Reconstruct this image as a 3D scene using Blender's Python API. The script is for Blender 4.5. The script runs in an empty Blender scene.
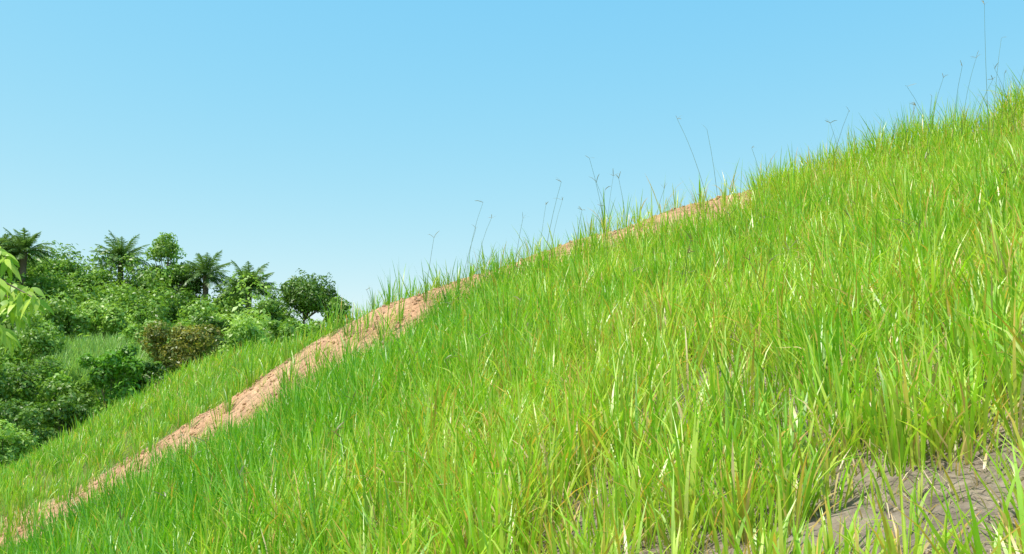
import bpy, math, numpy as np
rng=np.random.default_rng(11)
F=983.0; HZ=420.0; PITCH=math.atan((HZ-277)/F)
def uv(x,y):
    x=np.asarray(x,float); y=np.asarray(y,float)
    a=(x-512)/F; b=(277-y)/F
    c,s=math.cos(PITCH),math.sin(PITCH)
    dy=c-b*s; dz=s+b*c
    return a/dy, dz/dy
def at(x,y,Y):
    u,v=uv(x,y); return np.array([float(u)*Y,Y,float(v)*Y])
# ---------- noise
def hsh(i,j,s):
    n=(i.astype(np.int64)*374761393+j.astype(np.int64)*668265263+s*1442695041)&0xffffffff
    n=((n^(n>>13))*1274126177)&0xffffffff
    n=(n^(n>>16))&0xffffffff
    return n/4294967295.0
def vn(x,y,s=0):
    i=np.floor(x); j=np.floor(y); fx=x-i; fy=y-j
    fx=fx*fx*(3-2*fx); fy=fy*fy*(3-2*fy)
    a=hsh(i,j,s); b=hsh(i+1,j,s); c=hsh(i,j+1,s); d=hsh(i+1,j+1,s)
    return (a*(1-fx)+b*fx)*(1-fy)+(c*(1-fx)+d*fx)*fy
def fbm(x,y,s=0,o=4):
    r=0;a=.5;t=0
    for k in range(o):
        r=r+a*vn(x,y,s+k*17); t+=a; a*=.5; x=x*2.03+5.1; y=y*2.03+9.7
    return r/t
# ---------- terrain
def keys(xs,ys,Y,ext=True,lo=-26,hi=40,sl=.36,sr=.3):
    u,v=uv(xs,ys); X=u*Y; Z=v*Y
    if ext:
        X=np.concatenate([[lo],X,[hi]]); Z=np.concatenate([[Z[0]+(lo-X[1])*sl],Z,[Z[-1]+(hi-X[-2])*sr]])
    return X,Z
YB,YT,YF=12.,14.,22.
KB=keys([0,100,200,300,370,430,500,600,700,760,890,1024],[576,530,470,413,376,340,310,280,256,238,196,160],YB)
KT=keys([0,60,100,200,260,300,340,400,440,500,560,620,680,760,830,890,960,1024],[530,500,475,415,376,345,325,300,285,264,246,227,207,185,167,150,131,112],YT)
KF=keys([0,50,100,200,250,290,330],[494,456,424,370,350,345,352],YF,sl=.4,sr=.05)
def H3(keysx,x): return np.interp(x,keysx[0],keysx[1])
u6,v6=uv([0,100,200,300,400],[385,378,378,385,430]); K60=(u6*60,v6*60)
u1,v1=uv([-250,0,50,100,150,200,250,300,350,420,600],[240,284,296,308,318,326,336,345,355,395,440]); K110=(u1*110,v1*110)
K160=(K110[0]*1.4,K110[1]*1.0)
bare=[]
def baremask(x,y):
    b=0
    for hx,hy,rx,ry,s in bare: b=b+s*np.exp(-((x-hx)/rx)**2-((y-hy)/ry)**2)
    return b
def Hraw(x,y):
    z0=-1.6+.395*np.clip(x,-14,30)
    pts=[(-1600,np.full_like(x,-9.)),(-45,np.full_like(x,-8.)),(-20,z0*.6-5),(0,z0),(YB,H3(KB,x)),(YT,H3(KT,x)),
         (YF,np.where(x>-3.5,np.minimum(H3(KF,x),H3(KT,x)+.6),H3(KF,x))),
         (36,np.full_like(x,-4.)),(60,H3(K60,x)),(110,H3(K110,x)),(160,H3(K160,x)),(420,np.full_like(x,-6.)),(1600,np.full_like(x,-8.))]
    z=np.zeros_like(x)
    for (ya,za),(yb,zb) in zip(pts[:-1],pts[1:]):
        m=(y>=ya)&(y<=yb)
        t=(y-ya)/(yb-ya)
        z=np.where(m,za*(1-t)+zb*t,z)
    return z
def H(x,y,detail=True):
    x=np.asarray(x,float); y=np.asarray(y,float)
    z=0
    for d in (-.4,-.2,0,.2,.4): z=z+Hraw(x+d*.8,y+d)
    z=z/5
    near=np.clip((30-np.abs(y-8))/8,0,1)*np.clip((26-np.abs(x))/6,0,1)
    z=z+near*((fbm(x*.5,y*.5,3)-.5)*.22)
    z=z+(1-near)*((fbm(x*.06,y*.06,5)-.5)*2.2)*np.clip((np.hypot(x,y)-30)/30,0,1)
    if detail:
        dm=dirtmask(x,y)
        z=z+near*((fbm(x*4,y*4,9)-.5)*.03+(fbm(x*13,y*13,13)-.5)*.02+ (fbm(x*2.2,y*2.2,19)-.5)*.12*dm + np.abs(fbm(x*7,y*7,29)-.5)*.07*dm)
    return z
def dirtmask(x,y):
    w=(fbm(x*1.1,y*1.1,41)-.5)*1.1
    lo=np.clip((y-(YB+.05)-w*.6)/.25,0,1); hi=np.clip(((YT+.75)-y-w)/.3,0,1)
    return lo*hi*(np.abs(x)<26)
def axis(a,b,step,lim,g=1.22):
    mid=list(np.arange(a,b,step)); s=step; v=b; R=[]
    while v<lim: R.append(v); s*=g; v+=s
    R.append(lim); s=step; v=a; L=[]
    while v>-lim: 
        s*=g; v-=s; L.append(v)
    return np.array(sorted(set(L+mid+R)))
def setcol(me,c):
    at_=me.color_attributes.new('col','FLOAT_COLOR','POINT')
    c4=np.ones((len(c),4),np.float32); c4[:,:3]=c
    at_.data.foreach_set('color',c4.ravel())
def mkmesh(name,V,Fq,col=None,mats=(),mi=None,smooth=True):
    me=bpy.data.meshes.new(name)
    V=np.asarray(V,np.float32); Fq=np.asarray(Fq,np.int32); n=Fq.shape[1]
    me.vertices.add(len(V)); me.vertices.foreach_set('co',V.ravel())
    me.loops.add(Fq.size); me.loops.foreach_set('vertex_index',Fq.ravel())
    me.polygons.add(len(Fq)); me.polygons.foreach_set('loop_start',np.arange(len(Fq),dtype=np.int32)*n)
    me.polygons.foreach_set('loop_total',np.full(len(Fq),n,np.int32))
    if smooth: me.polygons.foreach_set('use_smooth',np.ones(len(Fq),bool))
    for m in mats: me.materials.append(m)
    if mi is not None: me.polygons.foreach_set('material_index',np.asarray(mi,np.int32))
    me.update(calc_edges=True)
    if col is not None: setcol(me,col)
    ob=bpy.data.objects.new(name,me); bpy.context.scene.collection.objects.link(ob)
    return ob
# ---------- materials
def leafmat(name,tr=.4,gl=.06,rough=.4,tint=(1.1,1.1,.6),gain=1.0):
    m=bpy.data.materials.new(name); m.use_nodes=True; N=m.node_tree.nodes; L=m.node_tree.links; N.clear()
    o=N.new('ShaderNodeOutputMaterial'); a=N.new('ShaderNodeAttribute'); a.attribute_name='col'
    nz=N.new('ShaderNodeTexNoise'); nz.inputs['Scale'].default_value=9; g=N.new('ShaderNodeNewGeometry'); L.new(g.outputs['Position'],nz.inputs['Vector'])
    mr=N.new('ShaderNodeMapRange'); mr.inputs[1].default_value=.3; mr.inputs[2].default_value=.7; mr.inputs[3].default_value=.85*gain; mr.inputs[4].default_value=1.15*gain
    L.new(nz.outputs['Fac'],mr.inputs[0])
    vm=N.new('ShaderNodeVectorMath'); vm.operation='SCALE'; L.new(a.outputs['Color'],vm.inputs[0]); L.new(mr.outputs[0],vm.inputs['Scale'])
    d=N.new('ShaderNodeBsdfDiffuse'); t=N.new('ShaderNodeBsdfTranslucent'); gs=N.new('ShaderNodeBsdfGlossy'); gs.inputs['Roughness'].default_value=rough
    v2=N.new('ShaderNodeVectorMath'); v2.operation='MULTIPLY'; v2.inputs[1].default_value=tint; L.new(vm.outputs[0],v2.inputs[0])
    L.new(vm.outputs[0],d.inputs['Color']); L.new(v2.outputs[0],t.inputs['Color'])
    x=N.new('ShaderNodeMixShader'); x.inputs[0].default_value=tr; L.new(d.outputs[0],x.inputs[1]); L.new(t.outputs[0],x.inputs[2])
    y=N.new('ShaderNodeMixShader'); y.inputs[0].default_value=gl; L.new(x.outputs[0],y.inputs[1]); L.new(gs.outputs[0],y.inputs[2])
    L.new(y.outputs[0],o.inputs[0]); return m
def soilmat(name,scale=1.0,bump=.5):
    m=bpy.data.materials.new(name); m.use_nodes=True; N=m.node_tree.nodes; L=m.node_tree.links
    b=N['Principled BSDF']; b.inputs['Roughness'].default_value=.95; b.inputs['Specular IOR Level'].default_value=.15
    a=N.new('ShaderNodeAttribute'); a.attribute_name='col'; g=N.new('ShaderNodeNewGeometry')
    n1=N.new('ShaderNodeTexNoise'); n1.inputs['Scale'].default_value=14*scale; n1.inputs['Detail'].default_value=10; n1.inputs['Roughness'].default_value=.75
    n2=N.new('ShaderNodeTexVoronoi'); n2.inputs['Scale'].default_value=34*scale
    L.new(g.outputs['Position'],n1.inputs['Vector']); L.new(g.outputs['Position'],n2.inputs['Vector'])
    mr=N.new('ShaderNodeMapRange'); mr.inputs[1].default_value=.32; mr.inputs[2].default_value=.68; mr.inputs[3].default_value=.5; mr.inputs[4].default_value=1.45
    L.new(n1.outputs['Fac'],mr.inputs[0])
    vm=N.new('ShaderNodeVectorMath'); vm.operation='SCALE'; L.new(a.outputs['Color'],vm.inputs[0]); L.new(mr.outputs[0],vm.inputs['Scale']); L.new(vm.outputs[0],b.inputs['Base Color'])
    ad=N.new('ShaderNodeMath'); L.new(n1.outputs['Fac'],ad.inputs[0]); 
    mu=N.new('ShaderNodeMath'); mu.operation='MULTIPLY'; mu.inputs[1].default_value=.5; L.new(n2.outputs['Distance'],mu.inputs[0]); L.new(mu.outputs[0],ad.inputs[1])
    bp=N.new('ShaderNodeBump'); bp.inputs['Strength'].default_value=bump; bp.inputs['Distance'].default_value=.05; L.new(ad.outputs[0],bp.inputs['Height']); L.new(bp.outputs[0],b.inputs['Normal'])
    return m
M_grass=leafmat('grass_blade',.47,.06,.40,tint=(1.2,1.12,.7))
M_straw=leafmat('straw',.15,.03,.5,tint=(1,1,1))
M_leaf=leafmat('tree_leaf',.40,.05,.45)
M_soil=soilmat('soil',1,.7)
M_clod=soilmat('clod',2,.4)
def barkmat():
    m=bpy.data.materials.new('bark'); m.use_nodes=True; N=m.node_tree.nodes; L=m.node_tree.links
    n=N.new('ShaderNodeTexNoise'); n.inputs['Scale'].default_value=6; n.inputs['Detail'].default_value=6
    r=N.new('ShaderNodeValToRGB'); r.color_ramp.elements[0].color=(.06,.045,.03,1); r.color_ramp.elements[1].color=(.22,.17,.12,1)
    L.new(n.outputs['Fac'],r.inputs[0]); L.new(r.outputs[0],N['Principled BSDF'].inputs['Base Color']); N['Principled BSDF'].inputs['Roughness'].default_value=.9
    return m
M_bark=barkmat()
# ---------- ground
for (x,y,rx,ry,s) in [(985,500,.24,.34,.8),(1010,430,.16,.4,.65),(910,548,.25,.22,.75),(1000,548,.3,.2,.65),(725,395,.26,.45,.85),(690,465,.2,.28,.45),(600,525,.25,.28,.75),(560,550,.22,.2,.6),(660,545,.2,.2,.45),(1015,190,.3,.7,1.0),(940,300,.22,.35,.55),(820,290,.26,.4,.55),(790,470,.18,.22,.4),(880,210,.3,.5,.45)]:
    u_,v_=uv(x,y); Ys=np.arange(1.5,14,.05); zz=H(u_*Ys,Ys,False); k_=np.argmax(zz>=v_*Ys)
    bare.append((float(u_*Ys[k_]),float(Ys[k_]),rx,ry,s))
ax=axis(-12,10,.05,1500); ay=axis(1.5,16.5,.05,1500)
GX,GY=np.meshgrid(ax,ay)
GZ=H(GX,GY)
nx,ny=len(ax),len(ay)
V=np.stack([GX,GY,GZ],-1).reshape(-1,3)
I=np.arange(nx*ny).reshape(ny,nx)
Q=np.stack([I[:-1,:-1],I[:-1,1:],I[1:,1:],I[1:,:-1]],-1).reshape(-1,4)
dm=dirtmask(GX,GY)[...,None]
n=fbm(GX*1.5,GY*1.5,61)[...,None]; n2=fbm(GX*.4,GY*.4,67)[...,None]; n3=fbm(GX*6,GY*6,63)[...,None]
soil=np.array([.27,.215,.165])*(1-n)+np.array([.38,.315,.25])*n
soil=soil*(.8+.5*n2)*(.6+.8*n3)
dirt=np.array([.52,.28,.155])*(1-n)+np.array([.65,.42,.265])*n
dirt=dirt*(.72+.55*n3)
g=np.array([.10,.17,.03])
far=np.clip((np.hypot(GX,GY-6)-15)/5,0,1)[...,None]
base=soil*(1-far)+g*far
farb=np.clip((GY-YT-.3)/.6,0,1)[...,None]
base=base*(1-farb)+(np.array([.16,.2,.05]))*farb*(1-far)+g*farb*far
C=(base*(1-dm)+dirt*dm).reshape(-1,3)
mkmesh('hillside_ground',V,Q,C,[M_soil])
# ---------- grass
def blades(P,az,lean,curl,L,W,c0,c1,nseg=4,prof=(.55,.95,1.,.7,.06),tw=0.0):
    N=len(P); ts=np.arange(nseg+1)/nseg
    d=np.stack([np.cos(az),np.sin(az),np.zeros(N)],-1); p=np.stack([-np.sin(az),np.cos(az),np.zeros(N)],-1)
    pos=P.copy(); V=np.zeros((N,nseg+1,2,3)); Cc=np.zeros((N,nseg+1,2,3))
    pr=np.interp(ts,np.linspace(0,1,len(prof)),prof)
    for k,t in enumerate(ts):
        if k>0:
            th=lean+curl*(t-.5/nseg)**1.5
            pos=pos+(L/nseg)[:,None]*(np.sin(th)[:,None]*d+np.cos(th)[:,None]*np.array([0,0,1.]))
        th2=lean+curl*t
        nrm=np.cos(th2)[:,None]*d-np.sin(th2)[:,None]*np.array([0,0,1.])
        ww=p*np.cos(tw)[:,None]+nrm*np.sin(tw)[:,None] if not np.isscalar(tw) else p
        V[:,k,0]=pos-ww*(W*pr[k]/2)[:,None]; V[:,k,1]=pos+ww*(W*pr[k]/2)[:,None]
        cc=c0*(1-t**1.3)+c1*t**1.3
        Cc[:,k,0]=cc; Cc[:,k,1]=cc
    st=(nseg+1)*2
    b=np.arange(N)[:,None]*st; q=[]
    for k in range(nseg): q.append(np.stack([b[:,0]+2*k,b[:,0]+2*k+1,b[:,0]+2*k+3,b[:,0]+2*k+2],-1))
    Q=np.stack(q,1).reshape(-1,4)
    return V.reshape(-1,3),Q,Cc.reshape(-1,3)
ug=uv([0,400,450,500,640,690,745,785,860,885,905,1024],[300]*12)[0]*13
GLIM=(ug,np.array([12.0,12.1,12.9,13.3,13.0,12.5,12.8,13.8,13.8,13.1,13.9,14.3]))
def grassfield(n,x0,x1,y0,y1,dens):
    x=rng.uniform(x0,x1,n); y=rng.uniform(y0,y1,n); k=rng.random(n)<dens(x,y); return x[k],y[k]
def dens_near(x,y):
    rt=np.clip((x+.25*(12-y)-.2)/3,0,1)
    d=.80+(1.0+.8*rt)*(fbm(x*2.6,y*2.6,71)-.47)
    d=d-baremask(x,y)*.8-.10*rt
    d=d*np.clip((np.interp(x,*GLIM)+ (fbm(x*2,y*0+3,75)-.5)*1.0-y)/.3,0,1)
    return np.clip(d,.06,1)
tx,ty=grassfield(34000,-12,10.5,1.3,14.6,dens_near)
G0=np.array([.13,.43,.015]); G1=np.array([.39,.70,.03])
def make_grass(name,tx,ty,nb,Lm,Wm,yellow,mat=M_grass,spread=.05):
    N=len(tx)
    idx=np.repeat(np.arange(N),nb)
    M=len(idx)
    vig=(.55+.9*fbm(tx*1.1,ty*1.1,81))*rng.uniform(.75,1.25,N)*np.clip(.72+.05*ty,.85,1.06)*(1+.18*np.clip((tx-2.5)/2,0,1)*np.clip((ty-11)/2,0,1))
    az=rng.uniform(0,2*np.pi,M)
    r=spread*np.sqrt(rng.random(M))
    bx=tx[idx]+r*np.cos(az); by=ty[idx]+r*np.sin(az)
    bz=H(bx,by)-.01
    lean=np.abs(rng.normal(.18,.2,M)); curl=np.abs(rng.normal(.42,.45,M))
    L=Lm*vig[idx]*rng.uniform(.4,1.15,M); W=Wm*rng.uniform(.5,1.25,M)
    yl=yellow(tx,ty)[idx]
    g2=np.array([.72,.82,.11]); dry=np.array([.76,.60,.28]); org=np.array([.84,.48,.09])
    t=rng.random(M)[:,None]*.6+.4*rng.random(N)[idx][:,None]
    t=np.clip(t+ (yl-.25)[:,None]*.85,0,1)
    c=G0*(1-t)+G1*t
    c=c*rng.uniform(.75,1.12,N)[idx][:,None]
    k=rng.random(M)<(.10+.45*yl); c[k]=c[k]*.4+g2*.6
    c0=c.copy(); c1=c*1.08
    k=rng.random(M)<(.02+.14*yl); c0[k]=dry*rng.uniform(.7,1.1,(k.sum(),1)); c1[k]=c0[k]; L[k]*=.8; curl[k]+=.5
    k=rng.random(M)<(.02+.14*yl); c1[k]=org*rng.uniform(.75,1.15,(k.sum(),1))
    k=rng.random(M)<.4*yl+.05; c0[k]=c0[k]*.6+np.array([.55,.42,.18])*.4
    c0*=.9  # blade feet darkened: shading low in the tufts painted into the colour
    V,Q,Cc=blades(np.stack([bx,by,bz],-1),az,lean,curl,L,W,c0,c1,tw=rng.uniform(-.6,.6,M))
    return mkmesh(name,V,Q,Cc,[mat])
def yel(x,y):
    rt=np.clip((x+.25*(12-y)+.9)/2.8,0,1)
    return np.clip(.05+.85*rt*(.3+1.4*(fbm(x*.9,y*.9,91)-.2)),0,1)
make_grass('slope_grass',tx,ty,13,.43,.0122,yel,spread=.06)
qx,qy=grassfield(19000,-9,9.5,1.3,14.2,lambda x,y:np.clip(dens_near(x,y)+.08,0,1)*(y<np.interp(x,*GLIM)+.2))
make_grass('short_grass',qx,qy,8,.18,.008,lambda x,y:np.clip(yel(x,y)+.2,0,1),spread=.09)
def dens_far(x,y):
    z=np.clip((y-YT-.5-(fbm(x*1.3,y,77)-.5)*.8)/.5,0,1)*(x<-1.0)*np.clip(.5+1.2*fbm(x,y,79),0,1)
    return z
fx,fy=grassfield(11000,-20,-1,14.3,27,dens_far)
make_grass('far_bank_grass',fx,fy,8,.34,.016,lambda x,y:.5*fbm(x*.8,y*.8,97)+.05,spread=.10)
sx=rng.uniform(-11,9,150); sy=rng.uniform(12.1,14.6,150)
make_grass('sparse_grass',sx,sy,6,.18,.008,lambda x,y:.4+0*x)
# dry litter
lx=rng.uniform(-3,9,140000); ly=rng.uniform(1.5,13.5,140000)
k=rng.random(140000)<np.clip(.08+.8*baremask(lx,ly)+.3*yel(lx,ly),0,.98); lx=lx[k]; ly=ly[k]; M=len(lx)
cl=np.array([.60,.48,.33])*rng.uniform(.35,1.3,(M,1)); 
V,Q,Cc=blades(np.stack([lx,ly,H(lx,ly)+.010],-1),rng.uniform(0,6.28,M),rng.uniform(.8,1.75,M),rng.uniform(-.3,.7,M),rng.uniform(.02,.14,M),rng.uniform(.002,.006,M),cl,cl*.95,nseg=2)
mkmesh('dry_grass_litter',V,Q,Cc,[M_straw])
# seed stalks
def stalks(P,h,seed):
    r=np.random.default_rng(seed); N=len(P)
    az=r.uniform(-.5,.9,N)+np.where(r.random(N)<.3,np.pi,0); lean=r.uniform(.02,.2,N); curl=r.uniform(.05,.45,N)
    cs=np.tile(np.array([.20,.28,.10]),(N,1)); W=np.full(N,.0057)
    V,Q,Cc=blades(P,az,lean,curl,h,W,cs,cs,nseg=6,prof=(1.3,1.1,1,.8,.7,.6))
    V2,Q2,C2=blades(P,az,lean,curl,h,W,cs,cs,nseg=6,prof=(1.3,1.1,1,.8,.7,.6),tw=np.full(N,1.57))
    tip=V.reshape(N,7,2,3)[:,6].mean(1)
    VV=[V,V2];QQ=[Q,Q2+len(V)];CC=[Cc,C2]; o=len(V)*2
    k=r.integers(2,5,N); idx=np.repeat(np.arange(N),k); M=len(idx)
    c=np.tile(np.array([.26,.23,.12]),(M,1))
    a=r.uniform(0,6.28,M)
    V3,Q3,C3=blades(tip[idx],a,r.uniform(.3,1.3,M),r.uniform(.1,1.,M),r.uniform(.05,.13,M),np.full(M,.0074),c,c,nseg=3,tw=r.uniform(-1,1,M),prof=(.7,1,1,.5))
    VV.append(V3);QQ.append(Q3+o);CC.append(C3)
    return np.concatenate(VV),np.concatenate(QQ),np.concatenate(CC)
tops=[(983,8),(986,30),(955,56),(948,70),(1008,52),(1018,70),(938,85),(715,114),(722,132),(612,164),(618,185),(632,180),(545,183),(549,195),(468,200),(478,215),(428,240),(575,212),(590,205),(825,114),(925,76),(655,190),(602,190),(515,222),(385,290),(925,92),(972,80),(605,175),(540,205),(458,232),(1000,74),(770,148),(850,125),(900,105)]
P=[];hs=[]
for x,yt in tops:
    Y=rng.uniform(11.6,13.0); u,v=uv(x,yt); X=float(u)*Y-.05; z=float(H(np.array([X]),np.array([Y]))[0]); P.append([X,Y]); hs.append(max(.35,(float(v)*Y-z)*1.04))
for i in range(90):
    x_=rng.uniform(-4,8.5); P.append([x_,rng.uniform(6,13)]); hs.append(rng.uniform(.35,.6))
P=np.array(P); P=np.concatenate([P,H(P[:,0],P[:,1])[:,None]],1)
V,Q,Cc=stalks(P,np.array(hs),5)
mkmesh('grass_seed_stalks',V,Q,Cc,[M_grass])
# clods
def clods(name,x,y,s,col):
    t=(1+5**.5)/2
    b=np.array([[-1,t,0],[1,t,0],[-1,-t,0],[1,-t,0],[0,-1,t],[0,1,t],[0,-1,-t],[0,1,-t],[t,0,-1],[t,0,1],[-t,0,-1],[-t,0,1]])/1.9
    f=np.array([[0,11,5],[0,5,1],[0,1,7],[0,7,10],[0,10,11],[1,5,9],[5,11,4],[11,10,2],[10,7,6],[7,1,8],[3,9,4],[3,4,2],[3,2,6],[3,6,8],[3,8,9],[4,9,5],[2,4,11],[6,2,10],[8,6,7],[9,8,1]])
    N=len(x); v=b[None]*rng.uniform(.65,1.3,(N,12,1))*s[:,None,None]*rng.uniform(.6,1.2,(N,1,3))
    v=v+np.stack([x,y,H(x,y)+s*.1],-1)[:,None]
    q=f[None]+np.arange(N)[:,None,None]*12
    return mkmesh(name,v.reshape(-1,3),q.reshape(-1,3),np.repeat(col,12,0),[M_clod],smooth=False)
n_=14000; x=rng.uniform(-14,9,n_); y=rng.uniform(11.9,14.8,n_); k=rng.random(n_)<dirtmask(x,y); x=x[k];y=y[k]
s=.005+.032*rng.random(len(x))**5
clods('dirt_clods',x,y,s,np.array([.58,.35,.21])*rng.uniform(.6,1.2,(len(x),1)))
n_=45000; x=rng.uniform(-3,8,n_); y=rng.uniform(1.6,12,n_); k=rng.random(n_)<.06+.9*baremask(x,y); x=x[k];y=y[k]; s=.002+.012*rng.random(len(x))**4
clods('soil_pebbles',x,y,s,np.array([.40,.33,.25])*rng.uniform(.5,1.4,(len(x),1)))
# ---------- foliage
def leaves(C,Nn,size,col,asp=.5):
    N=len(C)
    nrm=Nn/np.linalg.norm(Nn,axis=1,keepdims=True)
    r=rng.normal(size=(N,3)); a=np.cross(nrm,r); a/=np.linalg.norm(a,axis=1,keepdims=True); b=np.cross(nrm,a)
    a=a*size[:,None]*.5; b=b*size[:,None]*.5*asp; dr=nrm*size[:,None]*.12
    V=np.stack([C-a-dr,C+b,C+a-dr,C-b],1).reshape(-1,3)
    Q=np.arange(N*4).reshape(-1,4)
    return V,Q,np.repeat(col,4,0)
def tube(pts,rad,ns=6):
    pts=np.asarray(pts,float); K=len(pts); V=[];Q=[]
    for i in range(K):
        d=pts[min(i+1,K-1)]-pts[max(i-1,0)]; d/=np.linalg.norm(d)+1e-9
        s=np.cross(d,[.3,1,.1]); s/=np.linalg.norm(s); t=np.cross(d,s)
        for j in range(ns):
            a=2*math.pi*j/ns; V.append(pts[i]+rad[i]*(s*math.cos(a)+t*math.sin(a)))
    for i in range(K-1):
        for j in range(ns): Q.append([i*ns+j,i*ns+(j+1)%ns,(i+1)*ns+(j+1)%ns,(i+1)*ns+j])
    return np.array(V),np.array(Q)
class Acc:
    def __init__(s): s.V=[];s.Q=[];s.C=[];s.M=[];s.o=0
    def add(s,V,Q,C,m):
        s.V.append(V);s.Q.append(Q+s.o);s.C.append(C);s.M.append(np.full(len(Q),m));s.o+=len(V)
    def make(s,name): return mkmesh(name,np.concatenate(s.V),np.concatenate(s.Q),np.concatenate(s.C),[M_leaf,M_bark],np.concatenate(s.M),smooth=False)
def lobe(acc,c,r,n,size,ca,cb,up=.5,asp=.5,flat=.8):
    d=rng.normal(size=(n,3)); d/=np.linalg.norm(d,axis=1,keepdims=True)
    rr=r*(.55+.55*rng.random(n)**.6)*(1+.25*np.sin(d[:,0]*5+c[0])*np.cos(d[:,2]*4+c[1]))
    P=c+d*rr[:,None]*np.array([1,1,flat])
    t=rng.random((n,1))*.7+.3*rng.random(); col=ca*(1-t)+cb*t
    V,Q,C=leaves(P,d+rng.normal(size=(n,3))*.6+np.array([0,0,up]),size*rng.uniform(.6,1.4,n),col,asp); acc.add(V,Q,C,0)
def tree(name,c,rx,rz,nl,nleaf,size,ca,cb,sparse=1.0,lr=.38,trunk=True,asp=.5):
    acc=Acc(); c=np.array(c); gz=float(H(np.array([c[0]]),np.array([c[1]]))[0])
    ca=np.array(ca);cb=np.array(cb)
    base=np.array([c[0]+rng.uniform(-.2,.2)*rx,c[1],gz-.2])
    cen=[]
    for i in range(nl):
        d=rng.normal(size=3); d/=np.linalg.norm(d); 
        q=c+d*np.array([rx,rx,rz])*rng.uniform(.35,.8)*sparse; cen.append(q)
        lobe(acc,q,lr*rx*rng.uniform(.55,1.15),int(nleaf/nl),size,ca*rng.uniform(.7,1.1),cb*rng.uniform(.75,1.2),asp=asp)
    hgt=max(c[2]-gz,.5); tr=max(.03*hgt,.05) if trunk else .04
    fork=base*.45+c*.55 if hgt>1 else base
    bc=np.array([.1,.08,.05])
    V,Q=tube([base,base*.6+fork*.4+np.array([.02*hgt,0,0]),fork],[tr*1.3,tr,tr*.75]); acc.add(V,Q,np.tile(bc,(len(V),1)),1)
    for q in cen[:14]:
        mid=(fork+q)/2+np.array([0,0,-.1*rx]); V,Q=tube([fork,mid,q],[tr*.55,tr*.35,tr*.1],5); acc.add(V,Q,np.tile(bc,(len(V),1)),1)
    return acc.make(name)
def palm(name,c,fl,nf=30,ca=(.08,.17,.04),cb=(.22,.36,.09)):
    acc=Acc(); c=np.array(c); gz=float(H(np.array([c[0]]),np.array([c[1]]))[0]); bc=np.array([.1,.08,.05])
    V,Q=tube([[c[0]+.2,c[1],gz-.3],[c[0]+.05,c[1],(gz+c[2])/2],c],[.38,.3,.33],8); acc.add(V,Q,np.tile(bc,(len(V),1)),1)
    ca=np.array(ca);cb=np.array(cb); ph=rng.uniform(0,6)
    for i in range(nf):
        az=ph+i*2.39996+rng.uniform(-.25,.25); th=.12+1.75*(i/nf)**.8+rng.uniform(-.22,.22); L=fl*rng.uniform(.72,1.15); K=14
        d=np.array([math.cos(az),math.sin(az),0]); p=np.array([-math.sin(az),math.cos(az),0]); pos=c+d*.15; pts=[pos]; dirs=[]
        for k in range(K):
            t=th+(.95+.3*math.sin(i+ph))*(k/K)**1.8; dd=d*math.sin(t)+np.array([0,0,math.cos(t)]); dirs.append(dd); pos=pos+dd*L/K; pts.append(pos)
        dirs.append(dirs[-1])
        V,Q=tube(pts,list(np.linspace(.05,.012,K+1)),4); acc.add(V,Q,np.tile(cb,(len(V),1)),0)
        P=[];A=[];Wd=[]
        for k in range(2,K+1):
            for sub in (0,.33,.66):
                if k==K and sub>0: continue
                q=pts[k]*(1-sub)+(pts[k+1]*sub if k<K else 0)
                for s in (-1,1):
                    ll=fl*.24*math.sin(math.pi*min(1,(k+sub)/K*.85+.12))*rng.uniform(.8,1.15)
                    a=p*s*.75+dirs[k]*.7+np.array([0,0,rng.uniform(-.6,.1)]); a/=np.linalg.norm(a)
                    P.append(q);A.append(a*ll);Wd.append(dirs[k]*.045)
        P=np.array(P);A=np.array(A);Wd=np.array(Wd); dr=np.zeros_like(A); dr[:,2]=-.12*np.linalg.norm(A,axis=1)
        V=np.stack([P-Wd,P+Wd,P+A+dr+Wd*.4,P+A+dr-Wd*.4],1).reshape(-1,3)
        t=rng.random((len(P),1)); acc.add(V,np.arange(len(V)).reshape(-1,4),np.repeat(ca*(1-t)+cb*t,4,0),0)
    return acc.make(name)
DK=((.07,.17,.022),(.23,.41,.05)); MD=((.15,.31,.035),(.37,.60,.09)); LT=((.26,.45,.06),(.50,.72,.15))  # foliage palettes; background haze is put into the colour by brightening these greens
acc=Acc()
for i in range(600):
    Y=rng.uniform(50,122); xi=rng.uniform(-330,400); 
    if i>430: Y=rng.uniform(100,116); xi=rng.uniform(-40,290)
    X=float(uv(xi,300)[0])*Y
    z=float(H(np.array([X]),np.array([Y]))[0]); r=rng.uniform(1.2,2.6)*(Y/90)**.7
    pal=MD if rng.random()<.5 else (LT if rng.random()<.65 else DK)
    if i>430: z+=rng.uniform(0,2.0); pal=MD if rng.random()<.5 else DK
    for j in range(3):
        lobe(acc,np.array([X,Y,z+r*.4])+rng.normal(size=3)*r*.5,r*rng.uniform(.45,.85),130,.42,np.array(pal[0]),np.array(pal[1]),up=.6)
acc.make('hillside_foliage')
palm('oil_palm_tree',at(121,260,112),3.5,40)
palm('oil_palm_tree',at(206,276,108),3.3,40)
palm('oil_palm_tree',at(249,289,104),3.5,44)
palm('oil_palm_tree',at(24,252,100),3.1,38)
palm('oil_palm_tree',at(2,254,100),2.6,34)
tree('broadleaf_tree',at(167,262,110),2.7,3.6,24,3800,.34,*MD,sparse=1.2,lr=.33)
tree('broadleaf_tree',at(305,296,103),3.6,2.6,28,9000,.34,*DK,sparse=.95)
tree('broadleaf_tree',at(338,312,103),2.0,2.0,14,3000,.33,*MD)
tree('broadleaf_tree',at(228,300,112),2.6,2.4,12,2600,.36,*DK)
tree('broadleaf_tree',at(272,318,100),2.2,1.7,12,2200,.36,*MD)
tree('broadleaf_tree',at(60,278,108),3.4,2.2,18,4200,.36,*MD)
tree('broadleaf_tree',at(92,285,108),2.8,2.2,14,3000,.36,*MD)
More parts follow.
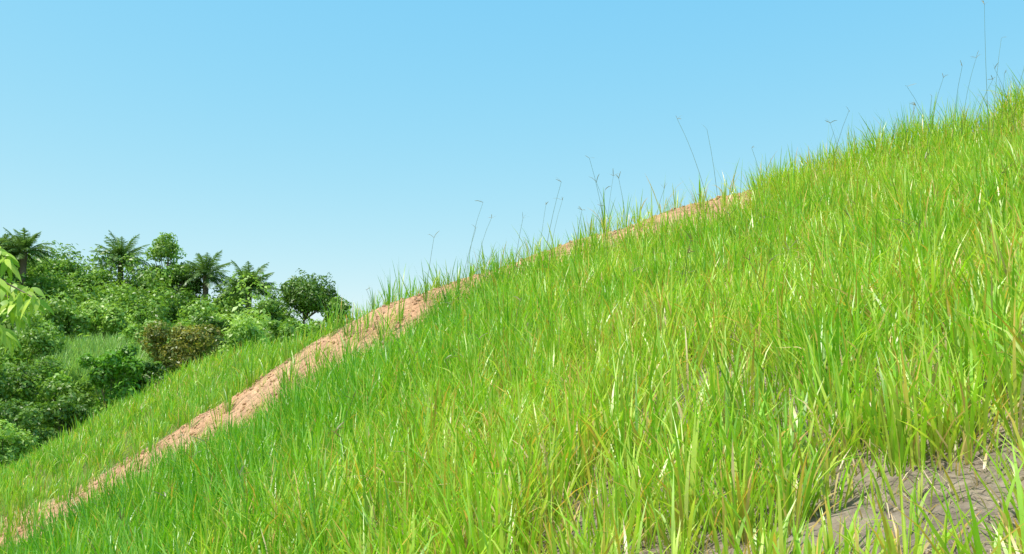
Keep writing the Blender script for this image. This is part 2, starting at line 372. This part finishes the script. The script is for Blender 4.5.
tree('broadleaf_tree',at(144,284,110),2.8,2.4,16,3200,.36,*DK)
tree('broadleaf_tree',at(185,284,108),2.6,2.4,14,3200,.36,*DK)
tree('broadleaf_tree',at(20,280,108),3.2,2.4,14,3200,.36,*DK)
tree('broadleaf_tree',at(-40,270,108),4,3.2,18,4200,.36,*MD)
# mid bushes
tree('flowering_bush',at(182,349,46),1.95,1.4,26,8000,.17,(.12,.25,.03),(.42,.36,.08),trunk=False)
tree('round_bush',at(110,372,42),1.45,1.45,20,4500,.19,(.10,.28,.015),(.28,.58,.05),trunk=False)
for (x,y,Y,r,p) in [(35,390,44,2.0,MD),(5,395,42,2.0,DK),(70,395,43,1.5,MD),(20,428,36,1.3,DK),(60,420,38,1.2,DK),(150,376,44,1.1,DK),(-40,400,40,2.2,DK),(-90,390,42,2.3,MD),(240,342,50,1.5,LT),(275,340,54,1.3,MD),(300,336,56,1.4,MD),(325,336,58,1.3,MD),(2,446,26,.8,LT),(30,345,56,2.2,MD),(215,335,60,1.8,DK),(150,330,62,1.8,MD),(60,325,66,2.0,MD),(100,320,70,2.0,LT)]:
    tree('bush',at(x,y,Y),r,r*.85,16,3600,.18*Y/42,*p,trunk=False)
# reeds
n_=4500; xi=rng.uniform(48,140,n_); Y=rng.uniform(53,62,n_); X=uv(xi,np.full(n_,350.))[0]*Y; z=H(X,Y)
c=np.array([.36,.56,.15])*rng.uniform(.6,1.25,(n_,1))
V,Q,Cc=blades(np.stack([X,Y,z],-1),rng.uniform(0,6.28,n_),np.abs(rng.normal(.1,.12,n_)),rng.uniform(.2,1.,n_),rng.uniform(1.8,3.2,n_),np.full(n_,.08),c*.7,c*1.1)
mkmesh('tall_reeds',V,Q,Cc,[M_leaf])
# near leafy tree on the left, branch hanging into view
acc=Acc(); Y=9.; b0=at(-190,300,Y); gz=float(H(np.array([b0[0]]),np.array([Y]))[0]); bc=np.array([.1,.08,.05])
top=at(-110,190,Y); V,Q=tube([[b0[0],Y,gz-.1],at(-180,330,Y),at(-150,250,Y),top],[.07,.055,.045,.03],8); acc.add(V,Q,np.tile(bc,(len(V),1)),1)
def bigleaf(p,dirv,L,W,col):
    dirv=dirv/np.linalg.norm(dirv); side=np.cross(dirv,rng.normal(size=3)*.6+np.array([0,-1.5,.7])); side/=np.linalg.norm(side)
    K=5; c=np.array(p,float); dd=dirv.copy(); pr=[.15,.8,1,.75,.4,.03]; V=[]
    for k in range(K+1):
        V.extend([c-side*W*pr[k]/2,c+side*W*pr[k]/2]); dd=dd+np.array([0,0,-.18]); dd/=np.linalg.norm(dd); c=c+dd*L/K
    Q=[[2*k,2*k+1,2*k+3,2*k+2] for k in range(K)]
    acc.add(np.array(V),np.array(Q),np.tile(col,(12,1)),0)
def twig(pts,nl,L):
    pts=[np.array(p) for p in pts]; K=12
    P=[];
    for t in np.linspace(0,1,K):
        s=t*(len(pts)-1); i=min(int(s),len(pts)-2); P.append(pts[i]*(1-(s-i))+pts[i+1]*(s-i))
    V,Q=tube(P,list(np.linspace(.014,.004,K)),5); acc.add(V,Q,np.tile(np.array([.2,.25,.08]),(len(V),1)),1)
    for j in range(nl):
        i=rng.integers(4,K); q=P[i]+rng.normal(size=3)*.02
        t=rng.random(); c=np.array([.24,.48,.035])*(1-t)+np.array([.56,.72,.09])*t
        bigleaf(q,np.array([rng.normal()*.7+.3,rng.normal()*.6,rng.uniform(-1.2,0)]),L*rng.uniform(.6,1.2),L*.27,c)
for e in [((-60,250),(-10,275),(20,290),(34,298)),((-70,230),(-25,240),(0,250),(6,258)),((-80,270),(-30,285),(8,296),(26,312)),((-60,300),(-25,318),(0,328),(8,336)),((-90,240),(-40,262),(4,280),(30,290)),((-80,260),(-30,272),(2,290),(16,304)),((-120,200),(-90,170),(-70,180),(-60,200)),((-130,230),(-100,240),(-80,270),(-70,300))]:
    twig([top]+[at(x_,y_,Y+rng.uniform(-.4,.4)) for x_,y_ in e],38,.21)
for (sx_,sy_) in [(-200,170),(-230,220),(-150,140),(-240,260),(-180,230),(-140,210)]:
    twig([at(-150,250,Y),at(sx_*.5-75,sy_+20,Y+rng.uniform(-.5,.5)),at(sx_,sy_,Y+rng.uniform(-.8,.8))],26,.22)
acc.make('leafy_tree')
# ---------- light / sky / camera
sc=bpy.context.scene
sv=np.array([-.45,-.30,1.15]); sv/=np.linalg.norm(sv)
el=math.asin(sv[2]); rot=math.atan2(sv[0],sv[1])
w=bpy.data.worlds.new('World'); sc.world=w; w.use_nodes=True; N=w.node_tree.nodes; L=w.node_tree.links
sk=N.new('ShaderNodeTexSky'); sk.sky_type='NISHITA'; sk.sun_disc=False; sk.sun_elevation=el; sk.sun_rotation=rot; sk.air_density=1.0; sk.dust_density=.6; sk.ozone_density=1.0
sp=N.new('ShaderNodeSeparateColor'); cb_=N.new('ShaderNodeCombineColor'); L.new(sk.outputs[0],sp.inputs[0])
for i,(p_,k_) in enumerate([(1.15,1.16),(.45,3.2),(.06,6.15)]):
    a=N.new('ShaderNodeMath'); a.operation='POWER'; a.inputs[1].default_value=p_; L.new(sp.outputs[i],a.inputs[0])
    b=N.new('ShaderNodeMath'); b.operation='MULTIPLY'; b.inputs[1].default_value=k_; L.new(a.outputs[0],b.inputs[0]); L.new(b.outputs[0],cb_.inputs[i])
L.new(cb_.outputs[0],N['Background'].inputs['Color']); N['Background'].inputs['Strength'].default_value=.14
from mathutils import Vector
sl=bpy.data.lights.new('sun','SUN'); sl.energy=5.0; sl.angle=math.radians(.5); sl.color=(1,.95,.84)
so=bpy.data.objects.new('sun',sl); sc.collection.objects.link(so); so.rotation_euler=Vector(sv).to_track_quat('Z','Y').to_euler()
cd=bpy.data.cameras.new('camera'); cd.sensor_width=36; cd.lens=36*F/1024; cd.clip_end=4000; cd.clip_start=.05
co=bpy.data.objects.new('camera',cd); sc.collection.objects.link(co); co.location=(0,0,0); co.rotation_euler=(math.pi/2+PITCH,0,0); sc.camera=co
sc.view_settings.view_transform='Standard'; sc.view_settings.look='None'; sc.view_settings.exposure=0
